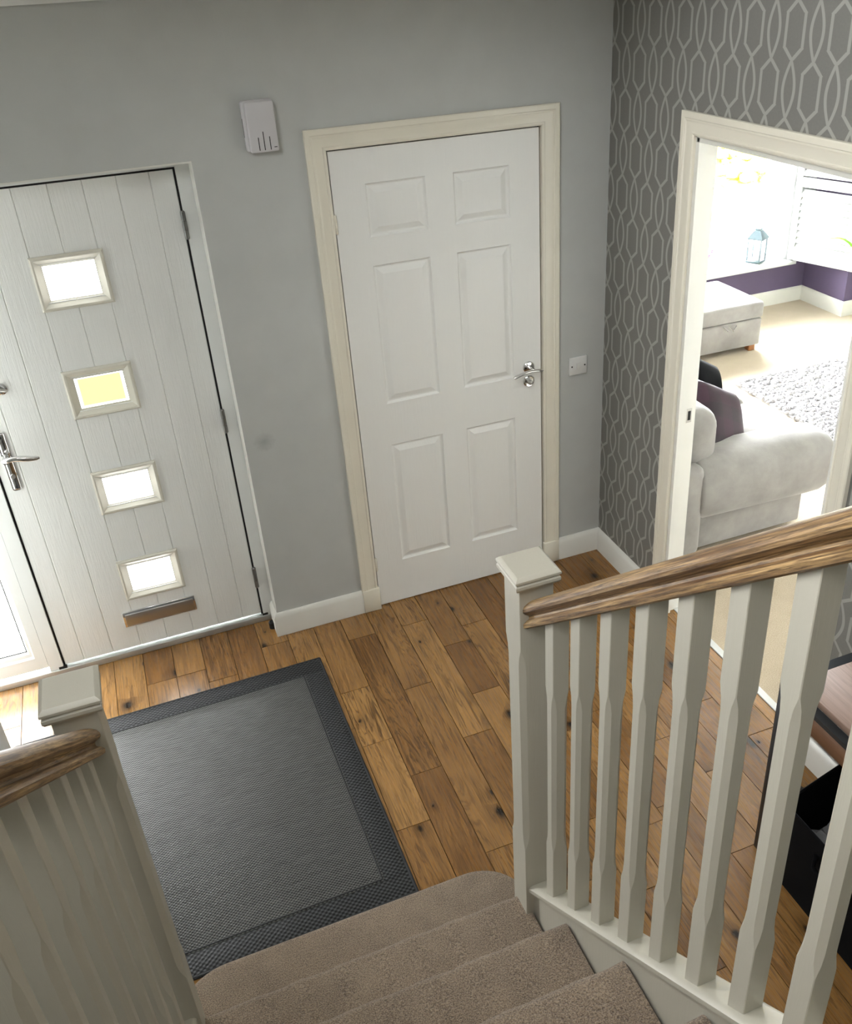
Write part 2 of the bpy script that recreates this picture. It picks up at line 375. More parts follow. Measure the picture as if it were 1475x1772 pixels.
# ---- skirting boards
def skirting(name, path, h=0.117, t=0.016, inward=1):
    """path of (x, y) points along the wall face; profile grows to the left of the path"""
    bm = bmesh.new(); prof = [(0, 0), (t, 0), (t, h - 0.022), (t * 0.72, h - 0.012), (t * 0.45, h - 0.004), (t * 0.2, h), (0, h)]
    P = [Vector((x, y, 0)) for x, y in path]; rings = []
    for i, p in enumerate(P):
        dirs = []
        if i > 0: dirs.append((P[i] - P[i - 1]).normalized())
        if i < len(P) - 1: dirs.append((P[i + 1] - P[i]).normalized())
        ns = [Vector((-d.y, d.x, 0)) * inward for d in dirs]
        n = ns[0] if len(ns) == 1 else (ns[0] + ns[1]) / (1 + ns[0].dot(ns[1]))
        rings.append([p + n * a + Vector((0, 0, b)) for a, b in prof])
    ring_loft(bm, rings)
    return struct(link(name, bm, 'skirt', None, smooth=True, auto=0.5))
AW = 0.074
tag(skirting('baseboard_back', [(XL - AW - 0.002, 0), (-1.592, 0), (-1.592, 0.10)]), 'white skirting board between the two doors')
tag(skirting('baseboard_corner', [(-0.0, -0.497), (0.0, 0.0), (XR + AW + 0.002, 0.0)]), 'white skirting board in the wallpaper corner')
tag(skirting('baseboard_right', [(0.0, -4.6), (0.0, -1.508)]), 'white skirting board behind the console table')
# ================================================================== architraves / linings
def architrave(name, pts, normal, w=AW, t=0.018, inner_sign=1, label=None):
    """pts: 4 points (inner edge) bottom-left, top-left, top-right, bottom-right in a wall plane; profile widens outwards"""
    prof = [(0, 0), (0, 0.010), (0.006, 0.013), (0.010, 0.013), (0.013, 0.0105), (0.040, 0.0125), (0.047, 0.0155), (0.052, 0.0155), (0.055, 0.018), (w - 0.004, 0.018), (w, 0.015), (w, 0)]
    P = [Vector(p) for p in pts]; n = Vector(normal); rings = []
    up = Vector((0, 0, 1)); hd = (P[2] - P[1]).normalized()
    outs = [-hd, -hd + up, hd + up, hd]
    bm = bmesh.new()
    for p, o in zip(P, outs): rings.append([p + o * a + n * b for a, b in prof])
    ring_loft(bm, rings)
    return struct(link(name, bm, 'gloss', None, smooth=True, auto=0.35), label)
ZD0, ZD1 = 0.005, 1.987
g = 0.0065
ar = architrave('trim_3', [(XL - g, 0, 0.0), (XL - g, 0, ZD1 + g), (XR + g, 0, ZD1 + g), (XR + g, 0, 0.0)], (0, -1, 0), label='cream moulded architrave around the closed inner door')
for xx in (XL - AW - 0.005, XR + 0.001):   # plinth blocks
    box('plinth_block', xx, xx + AW + 0.004, -0.021, 0.0, 0.0, 0.118, 'gloss', ar, 0.002, 1)
struct(boxes('trim_4', [(XL - 0.029, XL - g, 0.0, 0.12, 0, 2.0), (XR + g, XR + 0.029, 0.0, 0.12, 0, 2.0), (XL - 0.029, XR + 0.029, 0.0, 0.12, ZD1 + g, 2.019)], 'gloss'), 'door lining of the inner door')
struct(boxes('trim_5', [(XL - g, XL - 0.0003, 0.020, 0.06, 0, 1.995), (XR + 0.0003, XR + g, 0.020, 0.06, 0, 1.995), (XL - g, XR + g, 0.020, 0.06, ZD1 + 0.0003, 1.9955), (XL - g, XR + g, 0.07, 0.11, 0, 1.995)], 'black'), 'black strips painting the shade in the inner door gaps')  # black strips and backing sheet stand in for shade in the door gaps
ar2 = architrave('trim_6', [(0, YA + 0.006, 0), (0, YA + 0.006, 2.0), (0, YB - 0.006, 2.0), (0, YB - 0.006, 0)], (-1, 0, 0), label='cream moulded architrave around the living room doorway')
ln = struct(boxes('trim_7', [(0.0, 0.085, YA, YA + 0.023, 0, 2.0), (0.0, 0.085, YB - 0.023, YB, 0, 2.0), (0.0, 0.085, YB - 0.023, YA + 0.023, 1.994, 2.029),
                       (0.0, 0.032, YA - 0.013, YA, 0, 1.994), (0.0, 0.032, YB, YB + 0.013, 0, 1.994), (0.0, 0.032, YB, YA, 1.981, 1.994)], 'skirt'), 'white door lining of the living room doorway')
sp = box('strike_plate', 0.045, 0.068, YA - 0.0012, YA + 0.0005, 0.925, 0.985, 'steel', ln)
box('latch_hole', 0.050, 0.063, YA - 0.0016, YA, 0.935, 0.975, 'black', sp)
struct(box('trim_8', 0.058, 0.088, YB, YA, 0.0, 0.006, 'upvc', bev=0.002), 'metal threshold strip between oak floor and carpet')

# ================================================================== inner six-panel door
def panel_door(parent):
    y = 0.004
    xs = [XL, -1.001, -0.769, -0.660, -0.430, XR]; zs = [ZD0, 0.221, 0.802, 0.990, 1.563, 1.669, 1.864, ZD1]
    bm = bmesh.new()
    def quad(a, b, c, d): bm.faces.new([bm.verts.new(Vector(p)) for p in (a, b, c, d)])
    for i in range(5):
        for j in range(7):
            pan = i in (1, 3) and j in (1, 3, 5)
            x0, x1, z0, z1 = xs[i], xs[i + 1], zs[j], zs[j + 1]
            if not pan: quad((x0, y, z0), (x1, y, z0), (x1, y, z1), (x0, y, z1)); continue
            prof = [(0, 0), (0.003, 0.005), (0.008, 0.0088), (0.013, 0.009), (0.017, 0.0078), (0.034, 0.0015), (0.0365, 0.0008)]
            R = [[(x0 + a, y + d, z0 + a), (x1 - a, y + d, z0 + a), (x1 - a, y + d, z1 - a), (x0 + a, y + d, z1 - a)] for a, d in prof]
            for r0, r1 in zip(R, R[1:]):
                for k in range(4): quad(r0[k], r0[(k + 1) % 4], r1[(k + 1) % 4], r1[k])
            quad(*R[-1])
    bmesh.ops.remove_doubles(bm, verts=bm.verts[:], dist=1e-5)
    for f in bm.faces: f.smooth = False
    bbox(bm, XL, XR, y + 0.0095, 0.044, ZD0, ZD1)
    for (a, b) in (((XL, ZD0), (XR, ZD0)), ((XR, ZD0), (XR, ZD1)), ((XR, ZD1), (XL, ZD1)), ((XL, ZD1), (XL, ZD0))):
        quad((a[0], y, a[1]), (b[0], y, b[1]), (b[0], y + 0.0095, b[1]), (a[0], y + 0.0095, a[1]))
    me = bpy.data.meshes.new('leaf'); bmesh.ops.recalc_face_normals(bm, faces=bm.faces[:]); bm.to_mesh(me); bm.free(); me.materials.append(M['innerdoor'])
    o = bpy.data.objects.new('leaf', me); C.objects.link(o); o.parent = parent; o.matrix_parent_inverse = wm(parent).inverted(); return o
d2 = empty('door_2', (XL, 0, 0), 'closed white six-panel inner door', kind='structure')
panel_door(d2)
def pipe_hinge(parent, x, y, z0, z1, r, mat):
    h = lathe('hinge', [(r * 0.6, 0), (r, 0.004), (r, (z1 - z0) * 0.33), (r * 0.8, (z1 - z0) * 0.34), (r, (z1 - z0) * 0.35), (r, (z1 - z0) * 0.65), (r * 0.8, (z1 - z0) * 0.66), (r, (z1 - z0) * 0.67), (r, z1 - z0 - 0.004), (r * 0.6, z1 - z0)], (x, y, z0), (0, 0, 1), mat, parent, 12)
    return h
for z in (0.199, 1.70): pipe_hinge(d2, XL - 0.001, -0.004, z, z + 0.07, 0.006, 'gloss')
hx = -0.362
lathe('rose', [(0.026, 0), (0.026, 0.006), (0.023, 0.009), (0.012, 0.011), (0.010, 0.04), (0.012, 0.045), (0.008, 0.05), (0.0, 0.051)], (hx, 0.004, 1.027), (0, -1, 0), 'chrome', d2, 28)
path = [(hx + 0.046 - t * 0.135, -0.045, 1.014 + 0.014 * math.sin(PI * (0.12 + 0.88 * t)) - 0.004 * t) for t in [i / 12 for i in range(13)]]
tube('lever', path, [0.004] + [0.0085] * 11 + [0.0075], 'chrome', d2, 12, 0.8)
es = lathe('escutcheon', [(0.026, 0), (0.026, 0.005), (0.022, 0.009), (0.016, 0.008), (0.0, 0.008)], (hx, 0.004, 0.963), (0, -1, 0), 'chrome', d2, 28)
lathe('thumb_turn', [(0.012, 0), (0.012, 0.012), (0.008, 0.02), (0.0, 0.022)], (hx, -0.003, 0.963), (0, -1, 0), 'steel', es, 18)

# ================================================================== front door with sidelight
FY = 0.14
FX0, FX1, FZ0, FZ1 = -2.484, -1.6455, 0.0387, 1.968
d1 = empty('door_1', (FX1, FY, 0), 'white woodgrain front door with four small glazed panes', kind='structure')
grooves = [-2.4064, -2.2872, -2.1711, -2.058, -1.9469, -1.8369, -1.7268]
GX0, GX1 = -2.1782, -1.9335
GZ = [(1.5424, 1.736), (1.1236, 1.3152), (0.7039, 0.8934), (0.2801, 0.4747)]
# boards of the leaf; glazed openings cut through the boards that they cross
ex = [FX0] + grooves + [FX1]
def vboard(x0, x1, z0, z1):
    bm = bmesh.new(); c = 0.0035; y0, y1 = FY, FY + 0.044
    out = [(x0, y0 + c), (x0 + c * 0.9, y0), (x1 - c * 0.9, y0), (x1, y0 + c), (x1, y1), (x0, y1)]
    ring_loft(bm, [[Vector((a, b, z0)) for a, b in out], [Vector((a, b, z1)) for a, b in out]])
    return bm
ins = 0.03
for x0, x1 in zip(ex, ex[1:]):
    parts = [(x0, x1, FZ0, FZ1)]
    if x1 > GX0 + ins and x0 < GX1 - ins:
        cuts = []
        a0, a1 = max(x0, GX0 + ins), min(x1, GX1 - ins)
        zz = FZ0; parts = []
        for (g0, g1) in sorted(GZ): parts.append((x0, x1, zz, g0 + ins)); zz = g1 - ins
        parts.append((x0, x1, zz, FZ1))
        if a0 - x0 > 0.008: parts += [(x0, a0, g0 + ins, g1 - ins) for g0, g1 in GZ]
        if x1 - a1 > 0.008: parts += [(a1, x1, g0 + ins, g1 - ins) for g0, g1 in GZ]
    bm = bmesh.new()
    for p in parts:
        b2 = vboard(*p); me = bpy.data.meshes.new('tmp'); b2.to_mesh(me); b2.free(); bm.from_mesh(me); bpy.data.meshes.remove(me)
    link('board', bm, 'frontdoor', d1)
def glazing(i, g0, g1):
    prof = [(0, 0.0), (0.0, 0.006), (0.006, 0.011), (0.012, 0.010), (0.030, -0.002), (0.036, -0.004), (0.036, -0.012), (0.028, -0.014), (0.0, -0.001)]
    R = []
    for sx, sz in ((0, 0), (1, 0), (1, 1), (0, 1)):
        X = GX0 if sx == 0 else GX1; Z = g0 if sz == 0 else g1; dx = 1 if sx == 0 else -1; dz = 1 if sz == 0 else -1
        R.append([Vector((X + dx * a, FY - b, Z + dz * a)) for a, b in prof])
    bm = bmesh.new(); ring_loft(bm, R, close=True)
    f = link('pane_frame', bm, 'paneframe', d1, smooth=True, auto=0.4)
    box('pane', GX0 + 0.034, GX1 - 0.034, FY + 0.011, FY + 0.02, g0 + 0.034, g1 - 0.034, 'pane_y' if i == 1 else 'pane', f)
for i, (a, b) in enumerate(GZ): glazing(i, a, b)
# letter flap
lf = box('letter_plate', -2.2118, -1.9102, FY - 0.007, FY + 0.0005, 0.148, 0.224, 'chrome', d1, 0.003, 2)
box('letter_flap', -2.203, -1.919, FY - 0.011, FY - 0.006, 0.153, 0.212, 'steel', lf, 0.003, 2)
# handle
hp = box('handle_plate', -2.456, -2.424, FY - 0.010, FY + 0.0005, 0.889, 1.129, 'chrome', d1, 0.009, 4)
lathe('handle_neck', [(0.013, 0), (0.012, 0.02), (0.0105, 0.045), (0.0, 0.046)], (-2.444, FY - 0.008, 1.032), (0, -1, 0), 'chrome', hp, 18)
tube('lever', [(-2.452 + 0.125 * t, FY - 0.052 - 0.004 * math.sin(PI * t), 1.034 - 0.004 * t + 0.006 * math.sin(PI * t * 1.6)) for t in [i / 12 for i in range(13)]], [0.006, 0.0105] + [0.0105] * 3 + [0.0115] * 4 + [0.0105, 0.0095, 0.0085, 0.005], 'chrome', hp, 14)
lathe('key_cylinder', [(0.0085, 0), (0.0085, 0.008), (0.0, 0.0085)], (-2.44, FY - 0.008, 0.95), (0, -1, 0), 'steel', hp, 16)
lathe('screw', [(0.004, 0), (0.004, 0.002), (0.0, 0.002)], (-2.44, FY - 0.0095, 1.112), (0, -1, 0), 'black', hp, 10)
lathe('screw', [(0.004, 0), (0.004, 0.002), (0.0, 0.002)], (-2.44, FY - 0.0095, 0.904), (0, -1, 0), 'black', hp, 10)
nl = lathe('door_viewer', [(0.022, 0), (0.022, 0.004), (0.015, 0.008), (0.014, 0.014), (0.008, 0.015), (0.0, 0.013)], (-2.388, FY, 1.293), (0, -1, 0), 'chrome', d1, 22)
tube('viewer_cover', [(-2.392, FY - 0.017, 1.296), (-2.372, FY - 0.019, 1.290), (-2.366, FY - 0.016, 1.287)], [0.006, 0.006, 0.004], 'steel', nl, 10)
for z0, z1 in ((1.7285, 1.83), (0.954, 1.058), (0.19, 0.298)): pipe_hinge(d1, -1.642, FY - 0.019, z0, z1, 0.0085, 'hinge')
# dark weather gap around the leaf and the plastic frame
fr = struct(boxes('trim_9', [(-1.638, -1.5905, FY - 0.012, FY + 0.075, 0.03, 2.03), (-2.5, -1.638, FY - 0.012, FY + 0.075, 1.977, 2.03), (-2.545, -2.4915, FY - 0.010, FY + 0.075, 0.03, 2.03)], 'upvc'), 'white plastic frame of the front door')
boxes('weather_seal', [(-1.6455, -1.638, FY + 0.003, FY + 0.04, 0.03, 1.977), (-2.4915, -2.484, FY + 0.003, FY + 0.04, 0.03, 1.977), (-2.4915, -1.638, FY + 0.003, FY + 0.04, 1.968, 1.977)], 'black', fr)
boxes('end_cap', [(-1.642, -1.618, FY - 0.014, FY - 0.001, 0.03, 0.040), (-2.51, -2.478, FY - 0.014, FY - 0.001, 0.03, 0.040)], 'black', fr)
struct(box('trim_10', -3.05, -1.592, FY - 0.018, FY + 0.09, 0.0, 0.030, 'zinc', bev=0.003), 'aluminium sill under the front door')
# sidelight
w2 = empty('window_2', (-2.80, FY, 0.03), 'narrow white framed sidelight left of the front door', kind='structure')
SX0, SX1, SZ0, SZ1 = -3.0, -2.608, 0.1468, 1.93
R = []
prof = [(-0.062, 0.0), (-0.062, 0.010), (-0.022, 0.010), (-0.016, 0.004), (-0.006, 0.002), (0.0, -0.006), (0.0, -0.03), (-0.062, -0.03)]
for sx, sz in ((0, 0), (1, 0), (1, 1), (0, 1)):
    X = SX0 if sx == 0 else SX1; Z = SZ0 if sz == 0 else SZ1; dx = 1 if sx == 0 else -1; dz = 1 if sz == 0 else -1
    R.append([Vector((X + dx * a, FY - b, Z + dz * a * (1.5 if sz == 0 else 1))) for a, b in prof])
bm = bmesh.new(); ring_loft(bm, R, close=True); wf = link('window_frame', bm, 'upvc', w2)
box('window_pane', SX0 - 0.005, SX1 + 0.005, FY + 0.008, FY + 0.016, SZ0 - 0.005, SZ1 + 0.005, 'side', w2)
boxes('gasket', [(SX0, SX1, FY + 0.0055, FY + 0.0079, SZ0, SZ0 + 0.004), (SX1 - 0.004, SX1, FY + 0.0055, FY + 0.0079, SZ0, SZ1)], 'black', w2)
# door stop on the skirting
ds = lathe('door_stop', [(0.016, 0), (0.016, 0.03), (0.013, 0.033), (0.0, 0.033)], (-1.6125, 0.062, 0.0), (0, 0, 1), 'black', None, 16)
tag(ds, 'small black rubber door stop by the front door reveal', 'door stop')

# ================================================================== things on the back wall
ch = empty('doorbell_chime', (-1.35, 0, 2.01), 'white plastic door chime box with three slots high on grey wall', 'door chime')
cx0, cx1, cz0, cz1 = -1.404, -1.297, 2.018, 2.180
box('case', cx0, cx1, -0.028, -0.001, cz0, cz1, 'chime', ch, 0.008, 3)
cov = box('cover', cx0 + 0.010, cx1 - 0.001, -0.043, -0.027, cz0 - 0.001, cz1 - 0.003, 'chime', ch, 0.006, 3)
for sx, zt in ((0.040, 2.066), (0.058, 2.083), (0.078, 2.066)): box('slot', cx0 + sx - 0.0014, cx0 + sx + 0.0014, -0.0436, -0.040, cz0 + 0.006, zt, 'black', cov)
box('side_slot', cx0 - 0.0005, cx0 + 0.004, -0.018, -0.012, 2.066, 2.125, 'black', ch)
box('maker_mark', cx0 + 0.090, cx0 + 0.100, -0.0434, -0.041, cz0 + 0.012, cz0 + 0.0145, 'black', cov)
sw = empty('switch_plate', (-0.13, 0, 0.95), 'square white switched spur plate beside the inner door', 'switch')
pl = box('plate', -0.172, -0.086, -0.010, -0.0005, 0.950, 1.032, 'switch', sw, 0.003, 2)
box('rocker', -0.139, -0.119, -0.0135, -0.0095, 0.977, 1.005, 'switch', pl, 0.0015, 2)
for xx in (-0.160, -0.098): lathe('screw', [(0.0036, 0), (0.0036, 0.0012), (0.0, 0.0012)], (xx, -0.0098, 0.991), (0, -1, 0), 'black', pl, 10)

# ================================================================== STAIRCASE
NX, MX, NY = -1.254, -2.144, -1.915
RISE, TP = 0.2063, 0.835
GO = RISE / TP
Y2 = -1.884
stx0, stx1 = MX + 0.022, NX - 0.022
stair = empty('staircase', (-1.7, -1.7, 0), 'taupe carpeted staircase descending into the hallway', 'staircase')
def step_profile(i):
    yn = Y2 - GO * (i - 2); z = RISE * i; r = 0.021
    pts = [(yn - GO - 0.03, z)]
    for k in range(9):
        a = PI / 2 - k * PI * 1.05 / 8
        pts.append((yn - r + r * math.cos(a), z - r + r * math.sin(a)))
    yr = yn - 0.026
    pts += [(yr, z - 0.06), (yr, z - RISE - 0.004), (yn - GO - 0.03, z - RISE - 0.004)]
    return pts
for i in range(2, 13):
    pts = step_profile(i); bm = bmesh.new(); n = 24
    rings = [[Vector((stx0 + (stx1 - stx0) * k / n, y + 0.0016 * math.sin(k * 1.7 + i), z + 0.0012 * math.sin(k * 2.3 + 2 * i))) for y, z in pts] for k in range(n + 1)]
    ring_loft(bm, rings); link('carpeted_step', bm, 'carpet', stair, smooth=True, auto=0.9)
# bottom bullnose step
xa, xb, ya, yb = -2.20, -1.198, -1.617, -1.95
pts = []
def corner(cx, cy, rx, ry, a0, a1, n=12): return [(cx + rx * math.cos(a0 + (a1 - a0) * k / n), cy + ry * math.sin(a0 + (a1 - a0) * k / n)) for k in range(n + 1)]
pts = corner(xb - 0.15, ya - 0.14, 0.15, 0.14, 0, PI / 2) + corner(xa + 0.15, ya - 0.14, 0.15, 0.14, PI / 2, PI) + [(xa, yb), (xb, yb)]
bm = bmesh.new(); cen = Vector((sum(p[0] for p in pts) / len(pts), sum(p[1] for p in pts) / len(pts)))
def inset(p, d):
    out = []
    m = len(p)
    for i in range(m):
        a, b, c = Vector(p[i - 1]), Vector(p[i]), Vector(p[(i + 1) % m]); t = (c - a).normalized(); out.append((b.x - t.y * d, b.y + t.x * d))
    return out
lv = [(0.026, 0.0), (0.026, RISE - 0.05), (0.010, RISE - 0.046), (0.002, RISE - 0.036), (0.0, RISE - 0.022), (0.003, RISE - 0.010), (0.010, RISE - 0.003), (0.021, RISE)]
ring_loft(bm, [[Vector((x, y, z)) for x, y in inset(pts, d)] for d, z in lv]); link('carpeted_step', bm, 'carpet', stair, smooth=True, auto=0.9)
def line_z(y, z0): return z0 + TP * (-2.065 - y)
def sloped(name, outline, y0, y1, zref, mat, parent, smooth=False):
    """outline (x, dz) swept along the stair pitch from y0 to y1 with plumb-cut ends"""
    bm = bmesh.new(); ring_loft(bm, [[Vector((x, y, line_z(y, zref) + dz)) for x, dz in outline] for y in (y0, y1)])
    return link(name, bm, mat, parent, smooth=smooth, auto=0.5)
for s, xc in ((1, NX), (-1, MX)):
    sloped('string', [(xc - 0.016, -0.02), (xc + 0.016, -0.02), (xc + 0.016, -0.34), (xc - 0.016, -0.34)], NY - 0.0385, -4.5, 0.609, 'spindle', stair)
# ---- balustrades
K = 0.0385
def chamfer_post(bm, xc, yc, half, zb, zt, s0, s1, c, tl=0.03, zslope=0.0):
    """square post with stop-chamfered (octagonal) middle; plumb, ends cut to slope"""
    def sq(z, ch, sl=0.0):
        h = half; pts = [(-h, -h + ch), (-h + ch, -h), (h - ch, -h), (h, -h + ch), (h, h - ch), (h - ch, h), (-h + ch, h), (-h, h - ch)]
        return [Vector((xc + a, yc + b, z - sl * b)) for a, b in pts]
    e = 0.0012
    ring_loft(bm, [sq(zb, e, zslope), sq(s0, e), sq(s0 + tl * 0.5, c * 0.75), sq(s0 + tl, c), sq(s1 - tl, c), sq(s1 - tl * 0.5, c * 0.75), sq(s1, e), sq(zt, e, zslope)])
rail_prof = [(-0.022, 0.000), (-0.030, 0.004), (-0.031, 0.014), (-0.027, 0.019), (-0.019, 0.024), (-0.0175, 0.029), (-0.019, 0.034), (-0.027, 0.039), (-0.031, 0.044), (-0.0315, 0.052), (-0.028, 0.060), (-0.020, 0.0665), (-0.010, 0.070), (0, 0.071)]
rail_prof = rail_prof + [(-a, b) for a, b in rail_prof[-2::-1]]
proto = None
for side, xc in (('right', NX), ('left', MX)):
    B = empty('balustrade', (xc, NY, 0), {'right': 'cream painted stair balustrade with oak handrail on the living room side', 'left': 'cream painted stair balustrade with oak handrail beside the front door rug'}[side], 'balustrade', 'balustrades flanking the stairs')
    bm = bmesh.new(); chamfer_post(bm, xc, NY, K, 0.0, 1.452, 0.66, 1.285, 0.012, 0.05)
    nw = link('newel_post', bm, 'spindle', B, smooth=True, auto=0.25)
    # cap
    lv = [(0.036, 1.440), (0.047, 1.446), (0.050, 1.452), (0.050, 1.459), (0.0475, 1.462), (0.0475, 1.465), (0.051, 1.467), (0.051, 1.472), (0.047, 1.4765), (0.043, 1.479)]
    bm = bmesh.new(); ring_loft(bm, [[Vector((xc + a * h, NY + b * h, z)) for a, b in ((-1, -1), (1, -1), (1, 1), (-1, 1))] for h, z in lv])
    link('newel_cap', bm, 'spindle', nw, smooth=True, auto=0.3)
    # handrail (underside line passes the baluster tops)
    hr = sloped('handrail', [(xc + a, b) for a, b in rail_prof], NY - K + 0.0005, -4.6, 1.438 - 0.004, 'rail', B, smooth=True)
    br = sloped('base_rail', [(xc - 0.031, -0.020), (xc - 0.031, -0.008), (xc - 0.027, -0.003), (xc - 0.019, 0.0), (xc + 0.019, 0.0), (xc + 0.027, -0.003), (xc + 0.031, -0.008), (xc + 0.031, -0.020)], NY - K + 0.0005, -4.5, 0.609 + 0.002, 'spindle', B, smooth=True)
    for i in range(13):
        yc = -2.047 - 0.1073 * i
        if proto is None:
            bm = bmesh.new(); zb = line_z(yc, 0.609); zt = line_z(yc, 1.438)
            chamfer_post(bm, xc, yc, 0.018, zb, zt, zb + 0.175, zt - 0.175, 0.0085, 0.045, TP)
            proto = link('baluster', bm, 'spindle', B, smooth=True, auto=0.25); p0 = (xc, yc)
        else:
            o = proto.copy(); C.objects.link(o); o.parent = B; o.matrix_parent_inverse = wm(B).inverted()
            o.location = (xc - p0[0], yc - p0[1], TP * (p0[1] - yc))

# ================================================================== hall rug
RX0, RX1, RY0, RY1 = -2.676, -1.470, -1.487, -0.246
rug = empty('hall_rug', (-2.07, -0.87, 0), 'charcoal flatweave rug with darker border on the oak floor', 'rug', rz=math.radians(0.7))
bw_ = 0.082
def flat(name, x0, x1, y0, y1, z, mat, par, bev=0.003): return box(name, x0, x1, y0, y1, 0.0005, z, mat, par, bev, 2)
rx, ry = (RX1 - RX0) / 2, (RY1 - RY0) / 2
Rm = Matrix.LocRotScale(rug.location, rug.rotation_euler, (1, 1, 1))
def rbox(name, x0, x1, y0, y1, z0, z1, mat, bev=0.002):
    bm = bmesh.new(); bbox(bm, x0, x1, y0, y1, z0, z1, bev, 2)
    o = link(name, bm, mat, None, smooth=True); o.parent = rug; return o
rbox('field', -rx + bw_, rx - bw_, -ry + bw_, ry - bw_, 0.0005, 0.0095, 'rugfield')
for a in ((-rx, rx, -ry, -ry + bw_), (-rx, rx, ry - bw_, ry), (-rx, -rx + bw_, -ry + bw_, ry - bw_), (rx - bw_, rx, -ry + bw_, ry - bw_)):
    rbox('border', *a, 0.0005, 0.0085, 'rugborder')
bm = bmesh.new()
L = [(-rx, -ry), (rx, -ry), (rx, ry), (-rx, ry)]
for k in range(4):
    a, b = L[k], L[(k + 1) % 4]; tube_bm(bm, [(a[0], a[1], 0.0055), (b[0], b[1], 0.0055)], 0.005, 8)
e_ = link('edge_binding', bm, 'rugedge', None, smooth=True); e_.parent = rug
bm = bmesh.new(); f = 0.006
L = [(-rx + bw_ + f, -ry + bw_ + f), (rx - bw_ - f, -ry + bw_ + f), (rx - bw_ - f, ry - bw_ - f), (-rx + bw_ + f, ry - bw_ - f)]
for k in range(4):
    a, b = L[k], L[(k + 1) % 4]; tube_bm(bm, [(a[0], a[1], 0.0085), (b[0], b[1], 0.0085)], 0.0032, 6)
e_ = link('inner_binding', bm, 'rugedge', None, smooth=True); e_.parent = rug

# ================================================================== console table and bin
TX0, TX1, TY0, TY1, TZ = -0.392, -0.022, -2.72, -1.758, 0.722
ct = empty('console_table', (-0.2, -2.2, 0), 'narrow console table with ash top and black metal frame by wallpaper', 'table')
box('tabletop', TX0 + 0.03, TX1 - 0.004, TY0 + 0.03, TY1 - 0.03, TZ - 0.022, TZ, 'tabletop', ct, 0.0015, 1)
boxes('top_frame', [(TX0, TX0 + 0.028, TY0, TY1, TZ - 0.036, TZ - 0.020), (TX1 - 0.004, TX1, TY0, TY1, TZ - 0.03, TZ - 0.002), (TX0, TX1, TY1 - 0.03, TY1, TZ - 0.03, TZ), (TX0, TX1, TY0, TY0 + 0.03, TZ - 0.03, TZ)], 'blackmetal', ct)
box('apron', TX0 + 0.008, TX0 + 0.026, TY0 + 0.03, TY1 - 0.03, TZ - 0.108, TZ - 0.037, 'apron', ct, 0.001, 1)
for x0, x1 in ((TX0, TX0 + 0.02), (TX1 - 0.02, TX1)):
    for y0, y1 in ((TY1 - 0.022, TY1), (TY0, TY0 + 0.022)):
        box('leg', x0, x1, y0, y1, 0.0, TZ - 0.031, 'blackmetal', ct, 0.001, 1)
bn = empty('storage_bin', (-0.24, -2.1, 0), 'open black fabric storage bin under the console table', 'storage bin')
b0, b1, c0, c1, bh = -0.402, -0.085, -2.34, -1.852, 0.315
bm = bmesh.new()
def rrect(x0, x1, y0, y1, r, z, n=5, wob=0.0):
    P = []
    for cx, cy, a0 in ((x1 - r, y1 - r, 0), (x0 + r, y1 - r, PI / 2), (x0 + r, y0 + r, PI), (x1 - r, y0 + r, 1.5 * PI)):
        for k in range(n + 1):
            a = a0 + PI / 2 * k / n; P.append(Vector((cx + r * math.cos(a), cy + r * math.sin(a), z)))
    return P
def hi(R):
    for v in R:
        q = min(1, max(0, (v.x - b0 - 0.03) / 0.07)); v.z += 0.095 * q * q * (3 - 2 * q)
    return R
ring_loft(bm, [rrect(b0, b1, c0, c1, 0.03, 0.001), rrect(b0 - 0.002, b1 + 0.002, c0 - 0.004, c1 + 0.004, 0.035, bh * 0.5), hi(rrect(b0, b1, c0, c1, 0.03, bh)), hi(rrect(b0 + 0.004, b1 - 0.004, c0 + 0.004, c1 - 0.004, 0.028, bh + 0.004)), hi(rrect(b0 + 0.009, b1 - 0.009, c0 + 0.009, c1 - 0.009, 0.026, bh)), rrect(b0 + 0.012, b1 - 0.012, c0 + 0.012, c1 - 0.012, 0.026, 0.012)])
link('body', bm, 'blackfab', bn, smooth=True, auto=0.7)
bm = bmesh.new()
tube_bm(bm, [(b0 - 0.004, -2.02, bh - 0.05), (b0 - 0.018, -2.03, bh - 0.085), (b0 - 0.022, -2.09, bh - 0.10), (b0 - 0.018, -2.15, bh - 0.085), (b0 - 0.004, -2.16, bh - 0.05)], 0.008, 8); link('handle', bm, 'blackfab', bn, smooth=True)
# folded grey cloth in the bin
bm = bmesh.new(); n = 16; rr = random.Random(5)
G = [[bm.verts.new((b0 + 0.03 + (b1 - b0 - 0.06) * i / n, c0 + 0.03 + (c1 - c0 - 0.10) * j / n, 0.225 + 0.035 * math.sin(i * 1.3 + j * 0.7) * math.sin(j * 0.9 + 1) + rr.uniform(-0.008, 0.008))) for j in range(n + 1)] for i in range(n + 1)]
for i in range(n):
    for j in range(n): bm.faces.new((G[i][j], G[i + 1][j], G[i + 1][j + 1], G[i][j + 1]))
res = bmesh.ops.extrude_face_region(bm, geom=bm.faces[:])
for v in res['geom']:
    if isinstance(v, bmesh.types.BMVert): v.co.z = 0.0135
tag(link('folded_cloth', bm, 'greycloth', None, smooth=True), 'crumpled grey cloth lying in the black storage bin', 'cloth')
